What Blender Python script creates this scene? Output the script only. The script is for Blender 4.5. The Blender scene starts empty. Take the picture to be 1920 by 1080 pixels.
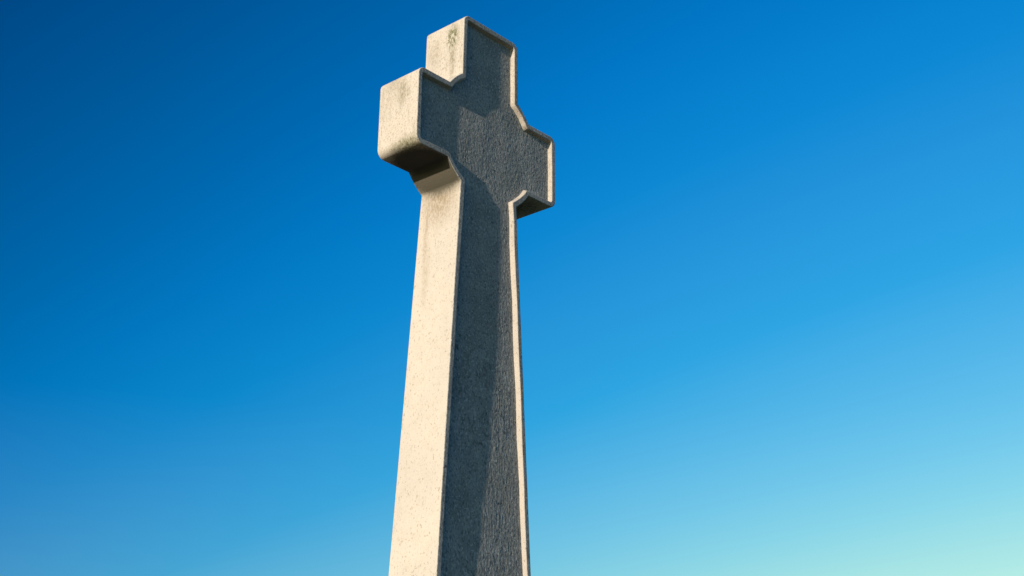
import bpy, bmesh, math
import numpy as np
from mathutils import Matrix, Vector

C = bpy.context.scene.collection
S = 0.45                       # one unit of the outline = the head's thickness, 0.45 m
EYE = 1.6
ZOFF = 10.7118                 # outline height of the camera
def Z(z): return (z + ZOFF) * S + EYE

# ------------------------------------------------------------------ camera
yaw, pitch, roll = -0.8381, 0.3702, 0.0084
cyw, syw, cp, sp = math.cos(yaw), math.sin(yaw), math.cos(pitch), math.sin(pitch)
fw = Vector((-syw * cp, cyw * cp, sp)); rt = Vector((cyw, syw, 0)); up = rt.cross(fw)
rt, up = rt * math.cos(roll) + up * math.sin(roll), up * math.cos(roll) - rt * math.sin(roll)
cam = bpy.data.objects.new('camera', bpy.data.cameras.new('camera'))
C.objects.link(cam)
M = Matrix(((rt.x, up.x, -fw.x, -16.0471 * S), (rt.y, up.y, -fw.y, -15.5121 * S), (rt.z, up.z, -fw.z, EYE), (0, 0, 0, 1)))
cam.matrix_world = M
cam.data.sensor_width = 36
cam.data.lens = 36 * 2500.85 / 1920
cam.data.clip_end = 20000
bpy.context.scene.camera = cam

# ------------------------------------------------------------------ sky and sun
EXPOSURE = 0.4
TRAVEL = Vector((1.07, 0.087, -0.225)).normalized()       # the way the sunlight runs
SUN = -TRAVEL
el = math.asin(SUN.z); az = math.atan2(SUN.x, SUN.y)
w = bpy.data.worlds.new('World'); bpy.context.scene.world = w; w.use_nodes = True
nt = w.node_tree; N = nt.nodes; L = nt.links
bg = N['Background']; bg.inputs[1].default_value = 0.1
sky = N.new('ShaderNodeTexSky'); sky.sky_type = 'NISHITA'; sky.sun_disc = False
sky.sun_elevation = el; sky.sun_rotation = az % (2 * math.pi)
def wmath(op, a, b=None):
    n = N.new('ShaderNodeMath'); n.operation = op
    for i, v in enumerate((a, b)):
        if v is None: continue
        if isinstance(v, (int, float)): n.inputs[i].default_value = v
        else: L.new(v, n.inputs[i])
    return n.outputs[0]
# clear deep-blue sky: polarised light is darkest 90 degrees away from the sun
tc = N.new('ShaderNodeTexCoord')
dot = N.new('ShaderNodeVectorMath'); dot.operation = 'DOT_PRODUCT'
L.new(tc.outputs['Generated'], dot.inputs[0]); dot.inputs[1].default_value = SUN
c2 = wmath('MULTIPLY', dot.outputs['Value'], dot.outputs['Value'])
pol = wmath('ADD', wmath('ADD', c2, 0.10), wmath('MULTIPLY', wmath('SQRT', wmath('ADD', c2, 0.02)), 0.85))
pol = wmath('DIVIDE', pol, wmath('POWER', wmath('ADD', wmath('POWER', wmath('DIVIDE', pol, 2.45), 3.0), 1.0), 1 / 3))
sep = N.new('ShaderNodeSeparateColor'); L.new(sky.outputs[0], sep.inputs[0])
val = wmath('MULTIPLY', wmath('MULTIPLY', sep.outputs[1], 0.1), pol)
q = wmath('DIVIDE', sep.outputs[2], wmath('MAXIMUM', sep.outputs[1], 1e-4))
q = wmath('MINIMUM', wmath('MAXIMUM', q, 0.3), 1.6)
low = wmath('MAXIMUM', wmath('SUBTRACT', 1.32, q), 0.0)    # thicker air low down
val = wmath('MULTIPLY', val, wmath('ADD', wmath('MULTIPLY', low, 0.25), 1.0))
fac = wmath('MULTIPLY', wmath('SQRT', val), 0.5)
ramp = N.new('ShaderNodeValToRGB'); L.new(fac, ramp.inputs[0])
stops = [(0.0, (0, 0, 0)), (0.03, (0, .029, .105)), (0.065, (0, .064, .212)), (0.10, (0, .103, .305)), (0.14, (0, .144, .41)),
         (0.18, (.0005, .189, .515)), (0.24, (.004, .250, .605)), (0.30, (.019, .308, .670)), (0.38, (.028, .380, .745)),
         (0.48, (.092, .482, .81)), (0.58, (.155, .580, .86)), (0.68, (.235, .680, .885)), (0.78, (.340, .775, .89)),
         (1.0, (.55, .95, .95)), (1.6, (1.2, 1.4, 1.2)), (2.5, (2.0, 2.0, 1.6)), (4.0, (3.0, 2.8, 2.1))]
e = ramp.color_ramp.elements
while len(e) < len(stops): e.new(0.5)
for k, (v, c) in enumerate(stops):
    e[k].position = math.sqrt(v) * 0.5; e[k].color = (*c, 1)
# less blue and a little more red in the thicker air low down
rs = N.new('ShaderNodeSeparateColor'); L.new(ramp.outputs[0], rs.inputs[0])
red = wmath('ADD', rs.outputs[0], wmath('MULTIPLY', low, 0.15))
blue = wmath('MULTIPLY', rs.outputs[2], wmath('POWER', wmath('DIVIDE', q, 1.29), 0.68))
cmb = N.new('ShaderNodeCombineColor'); L.new(red, cmb.inputs[0]); L.new(rs.outputs[1], cmb.inputs[1]); L.new(blue, cmb.inputs[2])
sc10 = N.new('ShaderNodeVectorMath'); sc10.operation = 'SCALE'; sc10.inputs['Scale'].default_value = 9.8 / 2 ** EXPOSURE
L.new(cmb.outputs[0], sc10.inputs[0]); L.new(sc10.outputs[0], bg.inputs[0])

sl = bpy.data.lights.new('sun', 'SUN'); sl.energy = 5.0; sl.angle = math.radians(0.53); sl.color = (1.0, 0.88, 0.70)
so = bpy.data.objects.new('sun', sl); C.objects.link(so)
so.rotation_euler = TRAVEL.to_track_quat('-Z', 'Y').to_euler(); so.location = (-20, -5, 20)

vs = bpy.context.scene.view_settings
vs.view_transform = 'Standard'; vs.look = 'None'; vs.gamma = 1; vs.exposure = EXPOSURE; vs.use_curve_mapping = False

# ------------------------------------------------------------------ materials
class NB:
    def __init__(s, name):
        s.m = bpy.data.materials.new(name); s.m.use_nodes = True
        s.nt = s.m.node_tree; s.b = s.nt.nodes['Principled BSDF']
        s.pos = s.node('ShaderNodeTexCoord').outputs['Object']
        s.b.inputs['Roughness'].default_value = 0.9; s.b.inputs['Specular IOR Level'].default_value = 0.25
    def node(s, t): return s.nt.nodes.new(t)
    def put(s, v, sock):
        if isinstance(v, bpy.types.NodeSocket): s.nt.links.new(v, sock)
        else: sock.default_value = v
    def scaled(s, sx, sy, sz, off=(0, 0, 0)):
        n = s.node('ShaderNodeMapping'); s.put(s.pos, n.inputs[0])
        n.inputs['Scale'].default_value = (sx, sy, sz); n.inputs['Location'].default_value = off
        return n.outputs[0]
    def noise(s, scale, detail=3, rough=.55, vec=None):
        n = s.node('ShaderNodeTexNoise'); s.put(vec or s.pos, n.inputs['Vector'])
        n.inputs['Scale'].default_value = scale; n.inputs['Detail'].default_value = detail; n.inputs['Roughness'].default_value = rough
        return n.outputs['Fac']
    def step(s, v, a, b, lo=0., hi=1.):
        n = s.node('ShaderNodeMapRange'); n.interpolation_type = 'SMOOTHSTEP'
        for k, x in zip(range(5), (v, a, b, lo, hi)): s.put(x, n.inputs[k])
        return n.outputs[0]
    def math(s, op, a, b=0.):
        n = s.node('ShaderNodeMath'); n.operation = op; s.put(a, n.inputs[0]); s.put(b, n.inputs[1]); return n.outputs[0]
    def mix(s, f, a, b):
        n = s.node('ShaderNodeMix'); n.data_type = 'RGBA'
        s.put(f, n.inputs[0])
        for v, k in ((a, 6), (b, 7)):
            if isinstance(v, tuple): v = (*v, 1)
            s.put(v, n.inputs[k])
        return n.outputs[2]
    def xyz(s):
        n = s.node('ShaderNodeSeparateXYZ'); s.put(s.pos, n.inputs[0]); return n.outputs
    def blob(s, c, r):                      # a soft patch of dirt or painted shade at one place on the stone
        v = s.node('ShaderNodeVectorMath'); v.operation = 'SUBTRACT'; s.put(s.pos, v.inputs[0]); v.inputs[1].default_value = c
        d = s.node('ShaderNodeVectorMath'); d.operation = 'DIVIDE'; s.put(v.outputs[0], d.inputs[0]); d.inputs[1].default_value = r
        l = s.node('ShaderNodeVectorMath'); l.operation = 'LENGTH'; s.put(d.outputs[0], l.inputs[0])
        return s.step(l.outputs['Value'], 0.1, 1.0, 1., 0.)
    def bump(s, h, dist, strength=1.):
        n = s.node('ShaderNodeBump'); s.put(h, n.inputs['Height']); n.inputs['Distance'].default_value = dist; n.inputs['Strength'].default_value = strength
        s.put(n.outputs[0], s.b.inputs['Normal'])

def stone_material():
    s = NB('pale_granite')
    o = s.xyz()
    base = s.mix(s.step(s.noise(2.2, 4), .3, .7), (.405, .360, .332), (.445, .390, .352))
    base = s.mix(s.step(s.noise(9, 3), .42, .72, 0, .35), base, (.375, .33, .285))
    # mineral flecks, more of them where the top has weathered
    high = s.step(o[2], Z(-3.0), Z(1.5), 0., 1.)
    fl = s.noise(62, 2, .5, s.scaled(1, 1, .75))
    base = s.mix(s.step(fl, s.step(high, 0., 1., .60, .53), .70, 0, .6), base, (.20, .165, .125))
    fl2 = s.noise(95, 1, .5)
    base = s.mix(s.math('MULTIPLY', s.step(fl2, .55, .72), s.step(high, 0., 1., .25, .55)), base, (.25, .21, .165))
    base = s.mix(s.step(s.noise(28, 3, .6, s.scaled(1, 1, .7, (1, 4, 2))), s.step(high, 0., 1., .60, .55), .74, 0, .45), base, (.27, .225, .175))
    # rain streaks, lichen, and the shade painted under the arms
    st = s.noise(8, 5, .7, s.scaled(3.6, 3.6, .5))
    streak = s.step(st, .5, .7)
    f = s.math('MULTIPLY', streak, s.step(high, 0, 1, .04, .42))
    base = s.mix(f, base, (.23, .20, .155))
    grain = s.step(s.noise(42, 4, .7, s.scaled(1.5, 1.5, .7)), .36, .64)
    for cx, cy, cz, rx, ry, rz, a, col, g0 in STAINS_AND_SHADE:
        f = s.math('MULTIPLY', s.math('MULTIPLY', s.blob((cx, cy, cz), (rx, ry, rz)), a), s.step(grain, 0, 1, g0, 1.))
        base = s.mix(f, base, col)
    s.put(base, s.b.inputs['Base Color'])
    h = s.math('ADD', s.noise(60, 3, .6), s.math('MULTIPLY', s.noise(150, 2, .5), .6))
    s.bump(h, .004, .55)
    return s.m

def panel_material():
    s = NB('tooled_granite')
    base = s.mix(s.step(s.noise(5, 4, .65), .32, .68), (.255, .256, .255), (.345, .338, .325))
    base = s.mix(s.step(s.noise(3.1, 5, .7, s.scaled(1.6, 1, .6, (3, 1, 7))), .50, .68, 0, .55), base, (.24, .235, .20))
    # dark mica and pale feldspar crystals of mixed size
    fl = s.noise(48, 3, .65, s.scaled(1.2, 1, .8))
    base = s.mix(s.step(fl, .49, .64, 0, .75), base, (.115, .12, .125))
    base = s.mix(s.step(s.noise(58, 2, .6, s.scaled(1, 1, .85, (5, 2, 1))), .54, .68, 0, .75), base, (.53, .52, .50))
    pits = s.noise(22, 2, .5, s.scaled(1, 1, .8, (2, 9, 4)))
    base = s.mix(s.step(pits, .66, .74, 0, .7), base, (.08, .08, .085))
    s.put(base, s.b.inputs['Base Color'])
    h = s.math('SUBTRACT', s.noise(120, 3, .6), s.math('MULTIPLY', s.step(pits, .64, .76), 1.5))
    s.bump(h, .003, .35)
    return s.m

def grass_material():
    s = NB('grass_ground')
    s.put(s.mix(s.step(s.noise(.6, 6), .35, .65), (.035, .055, .015), (.07, .085, .03)), s.b.inputs['Base Color'])
    s.bump(s.noise(25, 4), .05)
    return s.m

# ------------------------------------------------------------------ the cross
HT, HW, ZTOP, ARM, ZA1, ZA0 = .752, .765, 3.103, 1.868, 1.503, -.010
WT, WB, Z1, ZB = .744, 1.229, -.353, -9.0
ZC, RC = .742, 1.322
ZEND = -12.6
RIM, RE = .106, .015
def wshaft(z): return WT + (WB - WT) * (Z1 - z) / (Z1 - ZB)
def thick(z): return .5 + max(0., (Z1 - z) / (Z1 - ZB)) * .0688
def depth(z): return float(np.interp(z, [-20, -7.2, -5, -3, -1.5, 0, 4], [.072, .075, .089, .097, .093, .084, .084]))

def right_outline():
    """right half of the outline, bottom to top, with rounded outer corners"""
    P = [(wshaft(ZEND), ZEND, 0), (WT, Z1 + .0, 0)]
    a0 = math.atan2(Z1 - ZC, WT); a1 = math.atan2(ZA0 - ZC, math.sqrt(RC**2 - (ZC - ZA0)**2))
    r0 = math.hypot(WT, Z1 - ZC)
    for k in range(1, 12):
        t = k / 12; a = a0 + (a1 - a0) * t; r = r0 + (RC - r0) * t
        P.append((r * math.cos(a), ZC + r * math.sin(a), 0))
    P.append((math.sqrt(RC**2 - (ZC - ZA0)**2), ZA0, 0))
    P += [(ARM, ZA0, .16), (ARM, ZA1, .15)]
    xa = math.sqrt(RC**2 - (ZA1 - ZC)**2); zh = ZC + math.sqrt(RC**2 - HW**2)
    a0 = math.atan2(ZA1 - ZC, xa); a1 = math.atan2(zh - ZC, HW)
    for k in range(0, 13):
        a = a0 + (a1 - a0) * k / 12
        P.append((RC * math.cos(a), ZC + RC * math.sin(a), 0))
    P += [(HT, ZTOP, .15)]
    out = []
    for i, (x, z, r) in enumerate(P):
        if r == 0: out.append((x, z)); continue
        p = np.array(P[i - 1][:2]); q = np.array(P[i + 1][:2]) if i + 1 < len(P) else np.array((-HT, ZTOP)); c = np.array((x, z))
        d0 = (p - c) / np.linalg.norm(p - c); d1 = (q - c) / np.linalg.norm(q - c)
        half = math.acos(np.clip(d0 @ d1, -1, 1)) / 2; t = r / math.tan(half)
        A = c + d0 * t; cen = c + (d0 + d1) / np.linalg.norm(d0 + d1) * r / math.sin(half)
        u0 = A - cen; B = c + d1 * t; u1 = B - cen
        ang = math.acos(np.clip(u0 @ u1 / r / r, -1, 1))
        for k in range(9):
            f = k / 8
            v = (u0 * math.sin((1 - f) * ang) + u1 * math.sin(f * ang)) / math.sin(ang)
            out.append(tuple(cen + v))
    return out
R_ = right_outline()
loop = R_ + [(-x, z) for x, z in reversed(R_)]            # counter-clockwise seen from the front (x right, z up)
corner = np.array(loop)
def miters(P):
    n = len(P); m = np.zeros_like(P)
    for i in range(n):
        a = P[i] - P[i - 1]; b = P[(i + 1) % n] - P[i]
        na = np.array((a[1], -a[0])) / np.linalg.norm(a); nb = np.array((b[1], -b[0])) / np.linalg.norm(b)
        h = na + nb; h /= np.linalg.norm(h); m[i] = h / max(.3, h @ na)
    return m                                               # outward
mit = miters(corner)
pts, ms = [], []
for i in range(len(corner)):                               # split long edges
    j = (i + 1) % len(corner); n = max(1, int(round(np.linalg.norm(corner[j] - corner[i]) / .06)))
    for k in range(n):
        t = k / n; pts.append(corner[i] * (1 - t) + corner[j] * t); ms.append(mit[i] * (1 - t) + mit[j] * t)
pts = np.array(pts); ms = np.array(ms); n = len(pts)

rng = np.random.default_rng(5)
def field(shape, cell):                                    # smooth random field on a grid
    h, wd = shape; ch, cw = cell
    g = rng.standard_normal((int(h / ch) + 4, int(wd / cw) + 4))
    yi = np.arange(h) / ch; xi = np.arange(wd) / cw
    y0 = yi.astype(int); x0 = xi.astype(int); fy = yi - y0; fx = xi - x0
    fy = (fy * fy * (3 - 2 * fy))[:, None]; fx = (fx * fx * (3 - 2 * fx))[None, :]
    a = g[np.ix_(y0, x0)]; b = g[np.ix_(y0, x0 + 1)]; c = g[np.ix_(y0 + 1, x0)]; d = g[np.ix_(y0 + 1, x0 + 1)]
    return (a * (1 - fx) + b * fx) * (1 - fy) + (c * (1 - fx) + d * fx) * fy

def front_profile():
    """(inset, y relative to the front face, 'd' = measured from the panel depth)"""
    prof = [(0, RE + .02, 0)]
    for k in range(6):
        a = k / 5 * math.pi / 2
        prof.append((RE * (1 - math.cos(a)), RE * (1 - math.sin(a)), 0))
    prof += [(RE + .003, 0, 0), (RIM - .024, 0, 0), (RIM - .020, 0, 0)]
    for k in range(1, 5):
        a = k / 4 * math.pi / 2
        prof.append((RIM - .018 + .016 * math.sin(a), .016 * (1 - math.cos(a)), 0))
    prof += [(RIM + .012, .045, 0), (RIM + .028, .03, 1)]
    return prof
fp = front_profile()
wob = field((n, 1), (2.5, 1))[:, 0] * .0011 + field((n, 1), (9, 1))[:, 0] * .0042

def mesh_obj(name, verts, faces, mat, parent, smooth=True):
    me = bpy.data.meshes.new(name); me.from_pydata([tuple(v) for v in verts], [], faces); me.update()
    bm = bmesh.new(); bm.from_mesh(me); bmesh.ops.recalc_face_normals(bm, faces=bm.faces[:]) if name == 'body' else None
    bm.to_mesh(me); bm.free()
    if smooth: me.polygons.foreach_set('use_smooth', [True] * len(me.polygons))
    me.materials.append(mat)
    o = bpy.data.objects.new(name, me); C.objects.link(o); o.parent = parent
    return o

def ring(inset, y, side, k=None):
    v = np.empty((n, 3))
    ins = inset + (wob if k is not None else 0)
    p = pts - ms * np.asarray(ins).reshape(-1, 1)
    v[:, 0] = p[:, 0] * S; v[:, 2] = Z(p[:, 1]); v[:, 1] = y * S
    return v
Tn = np.array([thick(z) for z in pts[:, 1]]); Dn = np.array([depth(z) for z in pts[:, 1]])
def moulding_rings(side):
    out = []
    for k, (ins, y, fl) in enumerate(fp):
        yy = (-Tn + y) if not fl else (-Tn + Dn + y)
        kk = k if k > 7 else None
        r = ring(ins, yy * (1 if side < 0 else -1), side, kk)
        out.append(r)
    return out
def strip_faces(nr, flip):
    F = []
    for k in range(nr - 1):
        for i in range(n):
            j = (i + 1) % n
            q = (k * n + i, k * n + j, (k + 1) * n + j, (k + 1) * n + i)
            F.append(q if not flip else q[::-1])
    return F

STAINS_AND_SHADE = []
def stain_or_shade(x, y, z, rx, ry, rz, a, col=(.20, .17, .11), g0=.35):
    STAINS_AND_SHADE.append((x * S, y * S, Z(z), rx * S, ry * S, rz * S, a, col, g0))
stain_or_shade(-.74, -.20, 2.70, .3, .22, .40, 1.5, (.115, .115, .062), .0)      # lichen on the head's lit side
stain_or_shade(-.74, -.22, 2.2, .3, .13, .6, .8, (.15, .13, .085))
stain_or_shade(-.74, .25, 2.5, .3, .25, .5, .45, (.20, .165, .12))
stain_or_shade(-1.83, -.1, 1.10, .3, .20, .42, .8, (.17, .145, .10))       # arm end, near the top
stain_or_shade(-1.83, .15, 1.35, .3, .35, .28, .55, (.19, .155, .11))
stain_or_shade(-1.80, -.25, .03, .5, .65, .22, 1.1, (.12, .115, .06))      # green under the arm end
stain_or_shade(-.735, 0., -.58, .3, .60, .75, 1.0, (.235, .18, .13))      # wash below the ring
stain_or_shade(-.92, -.04, -.16, .62, .95, .50, 2.2, (.088, .078, .062), .8)   # crust on the ring's underside
stain_or_shade(-1.30, .0, -.02, .72, .85, .20, 2.0, (.036, .034, .033), .8)      # mottled dark colour under the arm, painted to deepen its shade
stain_or_shade(-.74, .30, -1.3, .3, .09, 1.1, .6, (.22, .16, .11))        # one long streak down the shaft
stain_or_shade(-.76, .22, -2.1, .3, .12, 1.0, .5, (.24, .19, .13))
stain_or_shade(1.3, .0, -.02, .62, .75, .16, 1.0, (.08, .07, .055))  # shade painted into the stone colour under the right arm
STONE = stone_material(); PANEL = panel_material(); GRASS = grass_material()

cross = bpy.data.objects.new('stone_cross', None); C.objects.link(cross)
cross['label'] = 'tall tapering pale granite cross with raised border round a recessed dark grey panel'
cross['category'] = 'cross'

# sides between the two mouldings
y0 = Tn - RE - .02
V = []; NS = 8
for k in range(NS + 1):
    V.append(ring(0, -y0 + 2 * y0 * k / NS, 0))
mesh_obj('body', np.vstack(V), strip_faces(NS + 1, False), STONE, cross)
for side, nm in ((-1, 'front_border'), (1, 'back_border')):
    rr = moulding_rings(side)
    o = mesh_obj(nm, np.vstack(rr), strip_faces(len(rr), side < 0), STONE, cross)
    o.data.materials.append(PANEL)                         # the face of the border is tooled and weathered like the panel
    idx = np.zeros((len(rr) - 1, n), np.int32); idx[3:10] = 1
    o.data.polygons.foreach_set('material_index', idx.ravel())

# recessed panels: tooled stone, its edges run in behind the borders' inner faces
def panel(side, name, step):
    xs = np.arange(-1.9, 1.9 + step, step); zs = np.arange(ZEND, 3.1, step)
    X, Zz = np.meshgrid(xs, zs)
    ins = RIM - .035
    inner = pts - ms * ins
    inside = np.zeros(X.shape, bool)
    zc = zs
    for r_, z in enumerate(zc):                            # row by row, crossings of the inset outline
        a = inner; b = np.roll(inner, -1, 0)
        hit = ((a[:, 1] <= z) != (b[:, 1] <= z))
        xc = np.sort(a[hit, 0] + (z - a[hit, 1]) * (b[hit, 0] - a[hit, 0]) / (b[hit, 1] - a[hit, 1]))
        for q in range(0, len(xc) - 1, 2):
            inside[r_] |= (xs > xc[q]) & (xs < xc[q + 1])
    c = lambda u: max(1.5, u / step)
    rel = (field(X.shape, (c(.030), c(.017))) * .0009 + field(X.shape, (c(.060), c(.026))) * .0006 + field(X.shape, (c(.22), c(.022))) * np.interp(zs, [-6, -1, 1], [.00065, .0004, .0002])[:, None] + field(X.shape, (c(.04), c(.05))) * .0006 + field(X.shape, (c(.5), c(.3))) * .0022)
    T = np.array([thick(z) for z in zs])[:, None]; D = np.array([depth(z) for z in zs])[:, None]
    Y = (-T + D + rel * .85) * (1 if side < 0 else -1)
    idx = -np.ones(X.shape, int); keep = inside[:-1, :-1] & inside[1:, :-1] & inside[:-1, 1:] & inside[1:, 1:]
    used = np.zeros(X.shape, bool)
    for dy in (0, 1):
        for dx in (0, 1): used[dy:X.shape[0] - 1 + dy, dx:X.shape[1] - 1 + dx] |= keep
    idx[used] = np.arange(used.sum())
    V = np.stack((X[used] * S, Y[used] * S, Z(Zz[used])), 1)
    ii, jj = np.nonzero(keep)
    F = np.stack((idx[ii, jj], idx[ii, jj + 1], idx[ii + 1, jj + 1], idx[ii + 1, jj]), 1)
    if side > 0: F = F[:, ::-1]
    return mesh_obj(name, V, F.tolist(), PANEL, cross)
panel(-1, 'front_panel', .0105)
panel(1, 'back_panel', .06)

# stepped base under the shaft
def base_step(hx, hy, z0, z1):
    bm = bmesh.new(); bmesh.ops.create_cube(bm, size=1)
    for v in bm.verts: v.co = Vector((v.co.x * 2 * hx, v.co.y * 2 * hy, z0 + (v.co.z + .5) * (z1 - z0)))
    bmesh.ops.bevel(bm, geom=bm.edges[:], offset=.02, segments=2, affect='EDGES')
    me = bpy.data.meshes.new('base_step'); bm.to_mesh(me); bm.free(); me.materials.append(STONE)
    o = bpy.data.objects.new('base_step', me); C.objects.link(o); o.parent = cross
zb = Z(ZEND)
base_step(1.0, .65, zb - .38, zb + .02)
base_step(1.5, 1.15, zb - .62, zb - .38)
base_step(2.0, 1.65, -.02, zb - .62)

# ------------------------------------------------------------------ ground
bm = bmesh.new(); bmesh.ops.create_grid(bm, x_segments=8, y_segments=8, size=6000)
me = bpy.data.meshes.new('ground'); bm.to_mesh(me); bm.free(); me.materials.append(GRASS)
g = bpy.data.objects.new('ground', me); C.objects.link(g); g['kind'] = 'structure'
